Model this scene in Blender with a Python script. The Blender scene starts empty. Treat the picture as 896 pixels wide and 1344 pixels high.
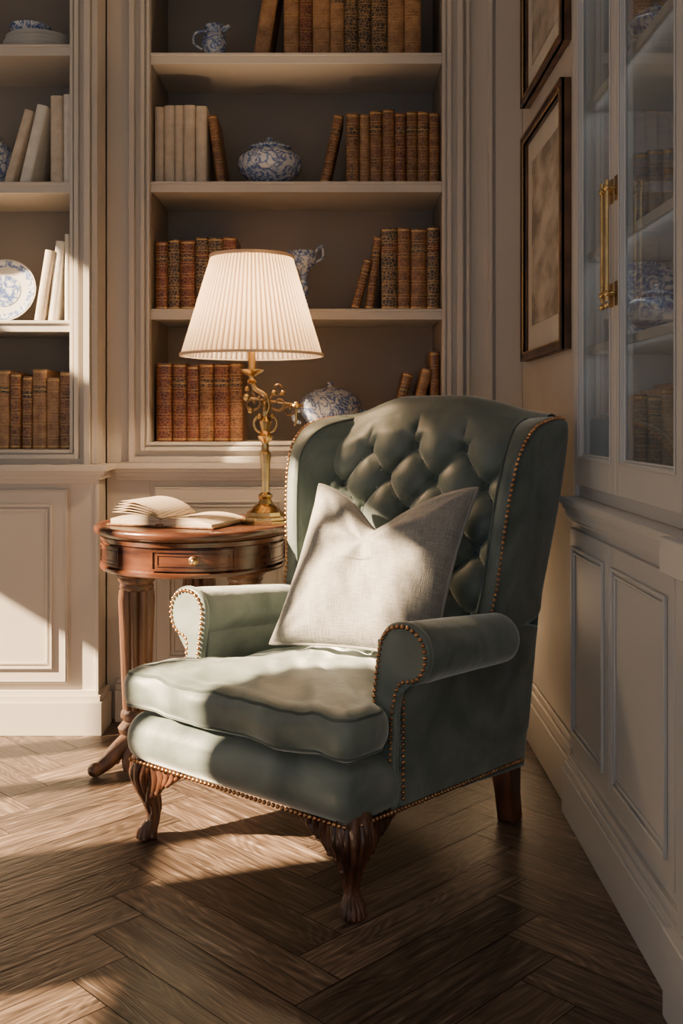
import bpy, math, random
from mathutils import Vector, Matrix, noise
random.seed(7)
pi=math.pi
sc=bpy.context.scene
# ------------------------------------------------------------------ materials
def newmat(name):
    m=bpy.data.materials.new(name); m.use_nodes=True
    nt=m.node_tree; b=nt.nodes['Principled BSDF']
    return m,nt,b
def N(nt,t,**k):
    n=nt.nodes.new(t)
    for a,v in k.items():
        setattr(n,a,v)
    return n
def ramp(nt,stops):
    r=N(nt,'ShaderNodeValToRGB'); e=r.color_ramp.elements
    while len(e)<len(stops): e.new(0.5)
    for i,(p,c) in enumerate(stops):
        e[i].position=p; e[i].color=(*c,1)
    return r
def noisy(name,c1,c2,scale=6,rough=.5,metal=0,bump=.0,bscale=60,sheen=0,tint=(1,1,1),detail=4,stretch=None,spec=.5,lo=.35,hi=.65,sr=.4,dist=0):
    m,nt,b=newmat(name)
    tc=N(nt,'ShaderNodeTexCoord'); mp=N(nt,'ShaderNodeMapping')
    nt.links.new(tc.outputs['Object'],mp.inputs[0])
    if stretch: mp.inputs['Scale'].default_value=stretch
    n=N(nt,'ShaderNodeTexNoise'); n.inputs['Scale'].default_value=scale; n.inputs['Detail'].default_value=detail; n.inputs['Distortion'].default_value=dist
    nt.links.new(mp.outputs[0],n.inputs['Vector'])
    r=ramp(nt,[(lo,c1),(hi,c2)]); nt.links.new(n.outputs['Fac'],r.inputs[0])
    nt.links.new(r.outputs[0],b.inputs['Base Color'])
    b.inputs['Roughness'].default_value=rough; b.inputs['Metallic'].default_value=metal
    b.inputs['Specular IOR Level'].default_value=spec
    if sheen:
        b.inputs['Sheen Weight'].default_value=sheen; b.inputs['Sheen Tint'].default_value=(*tint,1)
        b.inputs['Sheen Roughness'].default_value=sr
    if bump:
        n2=N(nt,'ShaderNodeTexNoise'); n2.inputs['Scale'].default_value=bscale; n2.inputs['Detail'].default_value=5
        nt.links.new(mp.outputs[0],n2.inputs['Vector'])
        bp=N(nt,'ShaderNodeBump'); bp.inputs['Strength'].default_value=bump; bp.inputs['Distance'].default_value=.01
        nt.links.new(n2.outputs['Fac'],bp.inputs['Height']); nt.links.new(bp.outputs[0],b.inputs['Normal'])
    return m
M={}
M['paint']=noisy('cream_paint',(.54,.487,.42),(.56,.507,.44),2,.42,detail=1)
M['paintR']=noisy('pale_grey_paint',(.52,.515,.505),(.54,.535,.525),2,.40,detail=1)
M['cabin']=noisy('cabinet_lining',(.46,.46,.45),(.52,.52,.51),3,.6)
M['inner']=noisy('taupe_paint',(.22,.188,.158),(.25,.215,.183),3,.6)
M['wall']=noisy('wall_plaster',(.50,.455,.395),(.54,.49,.43),5,.7,bump=.03,bscale=80)
M['ceil']=noisy('ceiling_plaster',(.6,.58,.55),(.64,.62,.58),5,.8)
M['velvet']=noisy('sage_velvet',(.066,.092,.082),(.196,.234,.210),4.6,.46,sheen=1.0,tint=(.95,1.0,.94),bump=.30,bscale=16,spec=.45,lo=.28,hi=.74,sr=.34,dist=1.3,detail=3)
M['velvet_dk']=noisy('sage_velvet_piping',(.06,.08,.073),(.10,.125,.114),9,.85,sheen=.6,tint=(.7,.75,.70),spec=.15)
M['nail']=noisy('copper_nailhead',(.42,.21,.10),(.60,.35,.18),30,.28,metal=1)
M['legwood']=noisy('carved_mahogany',(.035,.013,.007),(.13,.05,.024),14,.32,bump=.3,bscale=70,stretch=(1,1,.35))
M['tabwood']=noisy('polished_mahogany',(.032,.011,.006),(.110,.038,.017),5,.26,bump=.08,bscale=60,stretch=(1,1,4))
M['tabwoodV']=noisy('worn_walnut',(.060,.024,.012),(.18,.080,.04),8,.4,bump=.2,bscale=60,stretch=(3,3,.4))
M['brass']=noisy('aged_brass',(.46,.29,.11),(.68,.46,.2),18,.26,metal=1)
M['brassdk']=noisy('dark_brass',(.20,.12,.06),(.38,.24,.11),25,.35,metal=1)
M['pages']=noisy('page_edges',(.36,.28,.19),(.52,.43,.31),40,.85,stretch=(1,1,.1))
M['pagestack']=noisy('page_stack_edges',(.30,.22,.14),(.62,.52,.38),30,.85,stretch=(.2,.2,12))
M['gold']=noisy('gilt_tooling',(.42,.25,.09),(.64,.41,.16),120,.38,metal=.8)
M['frame']=noisy('dark_walnut_frame',(.05,.024,.014),(.14,.065,.034),12,.35,bump=.1)
M['matboard']=noisy('mat_board',(.58,.54,.47),(.64,.60,.52),5,.85)
def leather(name,c1,c2,gilt=.0):
    m,nt,b=newmat(name)
    tc=N(nt,'ShaderNodeTexCoord')
    n=N(nt,'ShaderNodeTexNoise'); n.inputs['Scale'].default_value=28; n.inputs['Detail'].default_value=6
    nt.links.new(tc.outputs['Object'],n.inputs['Vector'])
    r=ramp(nt,[(.35,c1),(.68,c2)]); nt.links.new(n.outputs['Fac'],r.inputs[0])
    out=r.outputs[0]
    if gilt:
        v=N(nt,'ShaderNodeTexVoronoi'); v.feature='DISTANCE_TO_EDGE'; v.inputs['Scale'].default_value=75
        nt.links.new(tc.outputs['Object'],v.inputs['Vector'])
        rr=ramp(nt,[(.04,(gilt,)*3),(.09,(0,0,0))]); nt.links.new(v.outputs['Distance'],rr.inputs[0])
        mx=N(nt,'ShaderNodeMixRGB'); mx.inputs[2].default_value=(.50,.29,.11,1)
        nt.links.new(rr.outputs[0],mx.inputs[0]); nt.links.new(out,mx.inputs[1]); out=mx.outputs[0]
    nt.links.new(out,b.inputs['Base Color']); b.inputs['Roughness'].default_value=.40
    bp=N(nt,'ShaderNodeBump'); bp.inputs['Strength'].default_value=.25; bp.inputs['Distance'].default_value=.004
    nt.links.new(n.outputs['Fac'],bp.inputs['Height']); nt.links.new(bp.outputs[0],b.inputs['Normal'])
    return m
LE={'br':leather('brown_leather',(.085,.033,.014),(.22,.093,.040),.35),
    'tan':leather('tan_leather',(.20,.095,.042),(.37,.20,.095),.35),
    'red':leather('oxblood_leather',(.07,.016,.010),(.17,.042,.022),.35),
    'dk':leather('dark_leather',(.022,.018,.018),(.06,.045,.035),.6),
    'cr':leather('vellum',(.50,.41,.30),(.62,.52,.40),0),
    'wh':leather('white_cloth',(.66,.61,.52),(.76,.71,.61),0),
    'bl':leather('slate_leather',(.09,.14,.20),(.20,.26,.32),.4)}
m,nt,b=newmat('blue_white_porcelain'); M['porc']=m
tc=N(nt,'ShaderNodeTexCoord'); n=N(nt,'ShaderNodeTexNoise'); n.inputs['Scale'].default_value=17; n.inputs['Detail'].default_value=3; n.inputs['Distortion'].default_value=2.2
nt.links.new(tc.outputs['Object'],n.inputs['Vector'])
r=ramp(nt,[(.40,(.62,.63,.63)),(.45,(.26,.34,.52)),(.50,(.04,.08,.28)),(.57,(.48,.54,.62)),(.62,(.64,.65,.64))]); nt.links.new(n.outputs['Fac'],r.inputs[0])
nt.links.new(r.outputs[0],b.inputs['Base Color']); b.inputs['Roughness'].default_value=.12; b.inputs['Coat Weight'].default_value=.5
M['porc_white']=noisy('white_porcelain',(.58,.56,.52),(.66,.64,.60),10,.15)
# linen
m,nt,b=newmat('linen'); M['linen']=m
tc=N(nt,'ShaderNodeTexCoord')
h=None
for d in (0,1):
    mp=N(nt,'ShaderNodeMapping')
    nt.links.new(tc.outputs['UV'],mp.inputs[0])
    mp.inputs['Scale'].default_value=(210,14,1) if d==0 else (14,210,1)
    nn=N(nt,'ShaderNodeTexNoise'); nn.inputs['Scale'].default_value=1; nn.inputs['Detail'].default_value=2
    nt.links.new(mp.outputs[0],nn.inputs['Vector'])
    if h is None: h=nn
    else:
        ad=N(nt,'ShaderNodeMath'); ad.operation='ADD'; nt.links.new(h.outputs['Fac'],ad.inputs[0]); nt.links.new(nn.outputs['Fac'],ad.inputs[1])
r=ramp(nt,[(.38,(.22,.213,.193)),(.62,(.39,.375,.342))]); 
dv=N(nt,'ShaderNodeMath'); dv.operation='MULTIPLY'; dv.inputs[1].default_value=.5
nt.links.new(ad.outputs[0],dv.inputs[0]); nt.links.new(dv.outputs[0],r.inputs[0]); nt.links.new(r.outputs[0],b.inputs['Base Color'])
b.inputs['Roughness'].default_value=.9; b.inputs['Sheen Weight'].default_value=.2
bp=N(nt,'ShaderNodeBump'); bp.inputs['Strength'].default_value=.7; bp.inputs['Distance'].default_value=.004
nt.links.new(dv.outputs[0],bp.inputs['Height']); nt.links.new(bp.outputs[0],b.inputs['Normal'])
# lamp shade: pleated silk; overlapped folds (vertex attribute) let less light through
m,nt,b=newmat('pleated_silk'); M['shade']=m
nt.nodes.remove(b); o=nt.nodes['Material Output']
fa_=N(nt,'ShaderNodeAttribute'); fa_.attribute_name='fold'
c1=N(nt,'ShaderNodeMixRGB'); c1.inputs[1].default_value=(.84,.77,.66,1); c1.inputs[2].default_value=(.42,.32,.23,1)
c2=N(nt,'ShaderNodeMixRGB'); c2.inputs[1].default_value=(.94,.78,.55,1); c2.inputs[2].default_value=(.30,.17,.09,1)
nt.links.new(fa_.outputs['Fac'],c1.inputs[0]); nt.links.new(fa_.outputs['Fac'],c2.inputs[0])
df=N(nt,'ShaderNodeBsdfDiffuse'); nt.links.new(c1.outputs[0],df.inputs[0])
tr=N(nt,'ShaderNodeBsdfTranslucent'); nt.links.new(c2.outputs[0],tr.inputs[0])
mx=N(nt,'ShaderNodeMixShader'); mx.inputs[0].default_value=.48
nt.links.new(df.outputs[0],mx.inputs[1]); nt.links.new(tr.outputs[0],mx.inputs[2]); nt.links.new(mx.outputs[0],o.inputs[0])
# glass (thin single pane: mostly clear, some reflection, pale haze colour mixed in to lighten the panes)
m,nt,b=newmat('cabinet_glass'); M['glass']=m
nt.nodes.remove(b); o=nt.nodes['Material Output']
t=N(nt,'ShaderNodeBsdfTransparent'); t.inputs[0].default_value=(.88,.92,.94,1)
g=N(nt,'ShaderNodeBsdfGlossy'); g.inputs['Roughness'].default_value=.03; g.inputs[0].default_value=(.95,.98,1,1)
dd=N(nt,'ShaderNodeBsdfDiffuse'); dd.inputs[0].default_value=(.62,.70,.76,1)
m0=N(nt,'ShaderNodeMixShader'); m0.inputs[0].default_value=.14
nt.links.new(t.outputs[0],m0.inputs[1]); nt.links.new(dd.outputs[0],m0.inputs[2])
mx=N(nt,'ShaderNodeMixShader'); mx.inputs[0].default_value=.28; nt.links.new(m0.outputs[0],mx.inputs[1]); nt.links.new(g.outputs[0],mx.inputs[2]); nt.links.new(mx.outputs[0],o.inputs[0])
m,nt,b=newmat('warm_bulb'); M['bulb']=m
b.inputs['Emission Color'].default_value=(1,.62,.3,1); b.inputs['Emission Strength'].default_value=12
m,nt,b=newmat('engraving_print'); M['print']=m
tc=N(nt,'ShaderNodeTexCoord'); mp=N(nt,'ShaderNodeMapping'); mp.inputs['Scale'].default_value=(1,1.6,3); nt.links.new(tc.outputs['Object'],mp.inputs[0])
n=N(nt,'ShaderNodeTexNoise'); n.inputs['Scale'].default_value=3; n.inputs['Detail'].default_value=9; nt.links.new(mp.outputs[0],n.inputs['Vector'])
r=ramp(nt,[(.38,(.22,.19,.15)),(.5,(.42,.37,.30)),(.62,(.58,.53,.45))]); nt.links.new(n.outputs['Fac'],r.inputs[0]); nt.links.new(r.outputs[0],b.inputs['Base Color']); b.inputs['Roughness'].default_value=.5
m,nt,b=newmat('handwritten_page'); M['page']=m
tc=N(nt,'ShaderNodeTexCoord'); w=N(nt,'ShaderNodeTexWave'); w.inputs['Scale'].default_value=30; w.inputs['Distortion'].default_value=3; w.inputs['Detail Scale'].default_value=8; w.bands_direction='X'
mp=N(nt,'ShaderNodeMapping'); mp.inputs['Rotation'].default_value=(0,0,.24); nt.links.new(tc.outputs['Object'],mp.inputs[0]); nt.links.new(mp.outputs[0],w.inputs['Vector'])
r=ramp(nt,[(.0,(.30,.20,.13)),(.25,(.56,.45,.32))]); nt.links.new(w.outputs['Fac'],r.inputs[0]); nt.links.new(r.outputs[0],b.inputs['Base Color']); b.inputs['Roughness'].default_value=.8
# floor
m,nt,b=newmat('herringbone_oak'); M['floor']=m
uv=N(nt,'ShaderNodeUVMap'); uv.uv_map='UVMap'
at=N(nt,'ShaderNodeAttribute'); at.attribute_name='tone'
mp=N(nt,'ShaderNodeMapping'); mp.inputs['Scale'].default_value=(4.5,75,1); nt.links.new(uv.outputs[0],mp.inputs[0])
n1=N(nt,'ShaderNodeTexNoise'); n1.inputs['Scale'].default_value=1; n1.inputs['Detail'].default_value=9; n1.inputs['Distortion'].default_value=.4; nt.links.new(mp.outputs[0],n1.inputs['Vector'])
mp2=N(nt,'ShaderNodeMapping'); mp2.inputs['Scale'].default_value=(1.6,9,1); nt.links.new(uv.outputs[0],mp2.inputs[0])
nb_=N(nt,'ShaderNodeTexNoise'); nb_.inputs['Scale'].default_value=1; nb_.inputs['Detail'].default_value=2; nt.links.new(mp2.outputs[0],nb_.inputs['Vector'])
mu=N(nt,'ShaderNodeMath'); mu.operation='MULTIPLY'; mu.inputs[1].default_value=130; nt.links.new(nb_.outputs['Fac'],mu.inputs[0])
sn=N(nt,'ShaderNodeMath'); sn.operation='SINE'; nt.links.new(mu.outputs[0],sn.inputs[0])
mm=N(nt,'ShaderNodeMath'); mm.operation='MULTIPLY_ADD'; mm.inputs[1].default_value=.075; nt.links.new(sn.outputs[0],mm.inputs[0]); nt.links.new(n1.outputs['Fac'],mm.inputs[2])
r=ramp(nt,[(.30,(.040,.025,.017)),(.50,(.102,.065,.042)),(.66,(.170,.113,.077)),(.74,(.28,.21,.155))]); nt.links.new(mm.outputs[0],r.inputs[0])
hs=N(nt,'ShaderNodeHueSaturation'); nt.links.new(r.outputs[0],hs.inputs['Color']); nt.links.new(at.outputs['Fac'],hs.inputs['Value']); hs.inputs['Saturation'].default_value=.93
nt.links.new(hs.outputs[0],b.inputs['Base Color'])
rr=N(nt,'ShaderNodeMapRange'); rr.inputs[3].default_value=.28; rr.inputs[4].default_value=.50; nt.links.new(n1.outputs['Fac'],rr.inputs[0]); nt.links.new(rr.outputs[0],b.inputs['Roughness'])
bp=N(nt,'ShaderNodeBump'); bp.inputs['Strength'].default_value=.5; bp.inputs['Distance'].default_value=.004; nt.links.new(mm.outputs[0],bp.inputs['Height']); nt.links.new(bp.outputs[0],b.inputs['Normal'])
M['gap']=noisy('floor_gap',(.012,.008,.005),(.02,.012,.008),5,.9)

# ------------------------------------------------------------------ mesh helpers
class MB:
    def __init__(s): s.v=[];s.f=[];s.m=[];s.mats=[]
    def mi(s,mat):
        if mat not in s.mats: s.mats.append(mat)
        return s.mats.index(mat)
    def add(s,vf,mat,T=None):
        vs,fs=vf; o=len(s.v); k=s.mi(mat)
        if T is None: s.v+= [tuple(p) for p in vs]
        elif callable(T): s.v+=[tuple(T(*p)) for p in vs]
        else: s.v+=[tuple(T@Vector(p)) for p in vs]
        s.f+=[tuple(i+o for i in f) for f in fs]; s.m+=[k]*len(fs)
    def box(s,x0,x1,y0,y1,z0,z1,mat,T=None):
        s.add(box(x0,x1,y0,y1,z0,z1),mat,T)
    def obj(s,name,parent=None,bevel=0,angle=35,seg=2,subs=0,fix=True):
        me=bpy.data.meshes.new(name); me.from_pydata(s.v,[],s.f)
        for mt in s.mats: me.materials.append(mt)
        me.polygons.foreach_set('material_index',s.m)
        if fix:
            import bmesh
            bm=bmesh.new(); bm.from_mesh(me); bmesh.ops.recalc_face_normals(bm,faces=bm.faces); bm.to_mesh(me); bm.free()
        me.shade_smooth(); me.set_sharp_from_angle(angle=math.radians(angle))
        ob=bpy.data.objects.new(name,me); sc.collection.objects.link(ob)
        if bevel:
            b=ob.modifiers.new('bevel','BEVEL'); b.width=bevel; b.segments=seg; b.limit_method='ANGLE'; b.harden_normals=False
        if parent: ob.parent=parent
        return ob
def empty(name,loc=(0,0,0),rz=0):
    e=bpy.data.objects.new(name,None); e.location=loc; e.rotation_euler=(0,0,rz); e.empty_display_size=.1
    sc.collection.objects.link(e); return e
def box(x0,x1,y0,y1,z0,z1):
    v=[(x0,y0,z0),(x1,y0,z0),(x1,y1,z0),(x0,y1,z0),(x0,y0,z1),(x1,y0,z1),(x1,y1,z1),(x0,y1,z1)]
    return v,[(0,3,2,1),(4,5,6,7),(0,1,5,4),(1,2,6,5),(2,3,7,6),(3,0,4,7)]
def lathe(prof,n=40,cx=0,cy=0,cz=0,mod=None,cap=True):
    v=[];f=[]
    for (r,z) in prof:
        for i in range(n):
            a=2*pi*i/n; rr=r*(mod(a,z) if mod else 1)
            v.append((cx+rr*math.cos(a),cy+rr*math.sin(a),cz+z))
    for j in range(len(prof)-1):
        for i in range(n):
            k=(i+1)%n; f.append((j*n+i,j*n+k,(j+1)*n+k,(j+1)*n+i))
    if cap:
        f.append(tuple(range(n-1,-1,-1))); f.append(tuple((len(prof)-1)*n+i for i in range(n)))
    return v,f
def sphere(c,r,n=10,m=6,sc_=(1,1,1)):
    v=[(c[0],c[1],c[2]+r*sc_[2])]; f=[]
    for j in range(1,m):
        t=pi*j/m
        for i in range(n):
            a=2*pi*i/n; v.append((c[0]+r*sc_[0]*math.sin(t)*math.cos(a),c[1]+r*sc_[1]*math.sin(t)*math.sin(a),c[2]+r*sc_[2]*math.cos(t)))
    v.append((c[0],c[1],c[2]-r*sc_[2])); L=len(v)-1
    for i in range(n):
        k=(i+1)%n; f.append((0,1+i,1+k)); f.append((L,1+(m-2)*n+k,1+(m-2)*n+i))
        for j in range(m-2): f.append((1+j*n+i,1+(j+1)*n+i,1+(j+1)*n+k,1+j*n+k))
    return v,f
def tube(path,rad,n=10,closed=False,mod=None):
    P=[Vector(p) for p in path]; L=len(P)
    if not hasattr(rad,'__len__'): rad=[rad]*L
    v=[];f=[]; prev=None
    for i,p in enumerate(P):
        if closed: t=(P[(i+1)%L]-P[i-1]).normalized()
        else: t=(P[min(i+1,L-1)]-P[max(i-1,0)]).normalized()
        if prev is None:
            u=t.orthogonal().normalized()
        else:
            u=(prev-t*prev.dot(t)).normalized()
        prev=u; w=t.cross(u)
        for k in range(n):
            a=2*pi*k/n; rr=rad[i]*(mod(a,i/(L-1)) if mod else 1)
            v.append(p+u*rr*math.cos(a)+w*rr*math.sin(a))
    for j in range(L if closed else L-1):
        j2=(j+1)%L
        for k in range(n):
            k2=(k+1)%n; f.append((j*n+k,j*n+k2,j2*n+k2,j2*n+k))
    if not closed:
        f.append(tuple(range(n-1,-1,-1))); f.append(tuple((L-1)*n+i for i in range(n)))
    return v,f
def cr(pts,k=6,closed=False):
    P=[Vector(p) for p in pts]; L=len(P); out=[]
    rng=range(L) if closed else range(L-1)
    for i in rng:
        if closed: a,b,c,d=P[i-1],P[i],P[(i+1)%L],P[(i+2)%L]
        else: a,b,c,d=P[max(i-1,0)],P[i],P[i+1],P[min(i+2,L-1)]
        for j in range(k):
            t=j/k
            out.append(.5*((2*b)+(c-a)*t+(2*a-5*b+4*c-d)*t*t+(3*b-a-3*c+d)*t**3))
    if not closed: out.append(P[-1])
    return out
def pad(outline,th,crown=.0,r=.02,ex=1.0,rings=8,side=8,crownb=None):
    """padded solid from 2D outline: returns verts in (u,v,w)"""
    O=[Vector(p) for p in outline]; n=len(O)
    A=sum(O[i-1].x*O[i].y-O[i].x*O[i-1].y for i in range(n))
    if A<0: O=O[::-1]
    nr=[]
    for i in range(n):
        t=(O[(i+1)%n]-O[i-1]).normalized(); nr.append(Vector((t.y,-t.x)))
    ins=[O[i]-nr[i]*r for i in range(n)]
    c=sum(ins,Vector((0,0)))/n
    if crownb is None: crownb=crown
    v=[];f=[]; rows=[]
    v.append((c.x,c.y,th/2+crown))
    def row(pts,w):
        rows.append(len(v))
        for p in pts: v.append((p.x,p.y,w))
    for j in range(1,rings+1):
        q=j/rings; row([c+(p-c)*q for p in ins],th/2+crown*(1-q**2.2))
    for j in range(1,side):
        a=pi/2-pi*j/side; ca=abs(math.cos(a))**ex; sa=math.copysign(abs(math.sin(a))**ex,math.sin(a))
        row([ins[i]+nr[i]*r*ca for i in range(n)],th/2*sa)
    for j in range(rings,0,-1):
        q=j/rings; row([c+(p-c)*q for p in ins],-th/2-crownb*(1-q**2.2))
    v.append((c.x,c.y,-th/2-crownb)); last=len(v)-1
    for i in range(n):
        k=(i+1)%n
        f.append((0,rows[0]+i,rows[0]+k)); f.append((last,rows[-1]+k,rows[-1]+i))
        for a,b in zip(rows[:-1],rows[1:]): f.append((a+i,b+i,b+k,a+k))
    return v,f
def resample(path,step):
    P=[Vector(p) for p in path]; out=[P[0]]; acc=0
    for a,b in zip(P[:-1],P[1:]):
        L=(b-a).length
        if L<1e-9: continue
        d=step-acc
        while d<=L:
            out.append(a+(b-a)*(d/L)); d+=step
        acc=(acc+L)%step
    return out
def ringframe(mb,x0,x1,z0,z1,o,w,y0,y1,mat,T=None):
    a0,a1,b0,b1=x0-o,x1+o,z0-o,z1+o
    mb.box(a0-w,a0,y0,y1,b0-w,b1+w,mat,T); mb.box(a1,a1+w,y0,y1,b0-w,b1+w,mat,T)
    mb.box(a0,a1,y0,y1,b0-w,b0,mat,T); mb.box(a0,a1,y0,y1,b1,b1+w,mat,T)

# ------------------------------------------------------------------ room shell
WX=.692
mb=MB(); P=M['gap']
mb.box(-2.75,1.15,-1.2,4.45,-.06,-.004,P)
Wd,Ln=.130,.65; g=.0012
pl=[]; uvs=[]; tones=[]
c45=math.cos(pi/4)
def addplank(x0,x1,y0,y1,horiz):
    cxx,cyy=(x0+x1)/2,(y0+y1)/2
    X=(cxx-cyy)*c45; Y=(cxx+cyy)*c45+1.35
    if X<-3.2 or X>1.4 or Y<-1.7 or Y>4.9: return
    pts=[(x0+g,y0+g),(x1-g,y0+g),(x1-g,y1-g),(x0+g,y1-g)]
    wp=[((a-b)*c45,(a+b)*c45+1.35) for a,b in pts]
    wp=[(min(max(a,-2.7),1.1),min(max(b,-1.15),4.4)) for a,b in wp]
    r0=random.random()*50; r1=random.random()*50
    if horiz: q=[(0,0),(Ln,0),(Ln,Wd),(0,Wd)]
    else: q=[(0,0),(0,Wd),(Ln,Wd),(Ln,0)]
    pl.append(wp); uvs.append([(a+r0,b+r1) for a,b in q]); tones.append(random.uniform(.58,1.45))
for k in range(-60,60):
    for j in range(-12,12):
        bx=k*Wd + j*2*Ln; by=k*Wd
        addplank(bx,bx+Ln,by,by+Wd,True)
        addplank(bx+Ln,bx+Ln+Wd,by-Ln+Wd,by+Wd,False)
me=bpy.data.meshes.new('floor')
V=list(mb.v); F=list(mb.f); UV=[]
for f in F: UV+=[(0,0)]*len(f)
T_=[1.0]*len(F)
for wp,q,t in zip(pl,uvs,tones):
    o=len(V); V+=[(a,b,0) for a,b in wp]; F.append((o,o+1,o+2,o+3)); UV+=q; T_.append(t)
me.from_pydata(V,[],F); me.materials.append(M['gap']); me.materials.append(M['floor'])
me.polygons.foreach_set('material_index',[0]*6+[1]*(len(F)-6))
ul=me.uv_layers.new(name='UVMap')
for i,u in enumerate(UV): ul.data[i].uv=u
at=me.attributes.new('tone','FLOAT','FACE'); at.data.foreach_set('value',T_)
fo=bpy.data.objects.new('floor',me); sc.collection.objects.link(fo)

mb=MB(); mb.box(-2.75,1.15,4.33,4.45,0,3.2,M['wall']); mb.obj('wall_back')
mb=MB(); mb.box(WX,WX+.1,2.99,4.33,0,3.2,M['wall']); mb.box(1.08,1.18,-1.2,2.99,0,3.2,M['wall']); mb.obj('wall_right')
mb=MB(); mb.box(-2.85,1.18,-1.2,4.45,3.2,3.3,M['ceil']); mb.obj('ceiling')
mb=MB(); W=M['wall']; x0,x1=-2.75,-2.6
segs=[(1.03,1.33,.45,1.42),(1.70,1.98,1.30,2.62),(2.0,2.92,.35,2.62),(3.02,3.45,.30,1.45)]  # unseen openings, shaped so the sun reaches only chosen spots
ys=-1.2
for (a,b,c,d) in segs:
    mb.box(x0,x1,ys,a,0,3.2,W); mb.box(x0,x1,a,b,0,c,W)
    if a>3: mb.box(x0,x1,a,b,d,2.33,W); mb.box(x0,x1,a,b,2.82,3.2,W)
    else: mb.box(x0,x1,a,b,d,3.2,W)
    ys=b
mb.box(x0,x1,ys,4.45,0,3.2,W); mb.obj('wall_left')
for i,(a,b,c,d) in enumerate(segs):
    mb=MB(); pm=M['paint']; e=.012
    for (u0,u1,v0,v1) in ((a,a+e,c,d),(b-e,b,c,d),(a+e,b-e,c,c+.04),(a+e,b-e,d-.04,d)):
        mb.box(x0+.04,x1-.02,u0,u1,v0,v1,pm)
    if b-a>.6: mb.box(x0+.05,x1-.05,2.50,2.60,c+.04,d-.04,pm)  # wide bar sized to throw a shadow band on the floor
    mb.obj('unseen_window_%d'%(i+1),bevel=.003)
mb=MB(); p=M['paint']
mb.box(WX-.030,WX-.001,2.99,3.89,0,.15,p); mb.box(WX-.022,WX-.001,2.99,3.89,.15,.185,p); mb.box(WX-.012,WX-.001,2.99,3.89,.185,.205,p)
mb.obj('baseboard_right',bevel=.004)

# ------------------------------------------------------------------ built-in bookcases
def steps(mb,x0,x1,z0,z1,yf,p,T=None,lst=((0,.012,.010),(.018,.016,.020),(.055,.022,.028))):
    for o,w,pr in lst: ringframe(mb,x0,x1,z0,z1,o,w,yf-pr,yf,p,T)
def door(mb,x0,x1,z0,z1,yf,p,T=None):
    mb.box(x0,x1,yf-.018,yf,z0,z1,p,T)
    w=.062
    a0,a1,b0,b1=x0+w,x1-w,z0+w,z1-w
    ringframe(mb,a0,a1,b0,b1,0,.008,yf-.027,yf-.018,p,T)
    ringframe(mb,a0,a1,b0,b1,-.016,.008,yf-.023,yf-.018,p,T)
    ringframe(mb,x0+.006,x1-.006,z0+.006,z1-.006,-.004,.004,yf-.021,yf-.018,p,T)
def bookcase(name,X0,X1,ox0,ox1,yf,yb,shelves,zo0,zo1,doors,extra=None,ledge_x=None):
    mb=MB(); p=M['paint']; q=M['inner']
    mb.box(X0,ox0,yf,yf+.03,.0,3.195,p); mb.box(ox1,X1,yf,yf+.03,.0,3.195,p)
    mb.box(ox0,ox1,yf,yf+.03,0,zo0,p); mb.box(ox0,ox1,yf,yf+.03,zo1,3.195,p)
    mb.box(ox0-.02,ox0,yf+.03,yb,zo0-.03,zo1+.02,q); mb.box(ox1,ox1+.02,yf+.03,yb,zo0-.03,zo1+.02,q)
    mb.box(ox0,ox1,yb-.02,yb,zo0,zo1,q); mb.box(ox0,ox1,yf+.03,yb-.02,zo1,zo1+.02,q)
    mb.box(ox0,ox1,yf+.03,yb-.02,zo0-.03,zo0,p)
    for z in shelves:
        mb.box(ox0,ox1,yf+.028,yb-.02,z-.034,z,p)
        mb.box(ox0,ox1,yf+.014,yf+.028,z-.042,z,p)
        mb.box(ox0,ox1,yf+.008,yf+.014,z-.012,z-.002,p)
    steps(mb,ox0,ox1,zo0,zo1,yf,p)
    a,b=(X0,X1) if ledge_x is None else ledge_x
    for z0,z1,pr in ((.962,.985,.070),(.948,.962,.055),(.930,.948,.038),(.915,.930,.022)): mb.box(a,b+pr*.8 if b<0 else b,yf-pr,yf+.01,z0,z1,p)
    for z0,z1,pr in ((0,.120,.040),(.120,.142,.030),(.142,.158,.018)): mb.box(a,b+pr*.8 if b<0 else b,yf-pr,yf+.01,z0,z1,p)
    for d in doors: door(mb,*d,yf,p)
    if extra: extra(mb,p)
    return mb.obj(name,bevel=.0028)
def exL(mb,p):
    mb.box(-.922,-.9025,3.76,3.895,0,3.195,p)
    mb.box(-.915,-.893,3.722,3.80,.986,3.195,p)
    mb.box(-.9018,-.889,3.7225,3.76,.159,.914,p)
    mb.box(-.9022,-.8474,3.741,3.8365,.9625,.9845,p); mb.box(-.9022,-.874,3.741,3.86,.931,.961,p)
    mb.box(-.9022,-.8715,3.741,3.858,0,.1195,p); mb.box(-.9022,-.8795,3.741,3.867,.1205,.1415,p)
bL=bookcase('built_in_bookcase',-2.59,-.902,-1.93,-.994,3.73,4.14,(1.513,2.024,2.53),1.038,3.02,
    [(-2.30,-1.64,.185,.893),(-1.625,-1.0,.185,.893)],exL)
def exM(mb,p):
    for x,w,pr in ((.475,.014,.02),(.56,.016,.022)): mb.box(x,x+w,3.90-pr,3.90,1.0,3.195,p)
    mb.box(.588,WX-.001,3.885,3.90,.0,3.195,p)
bM=bookcase('built_in_bookcase.001',-.8995,WX-.001,-.734,.386,3.90,4.32,(1.575,2.065,2.56),1.062,3.02,
    [(-.715,-.175,.185,.893),(-.165,.375,.185,.893)],exM,(-.86,WX-.001))

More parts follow.
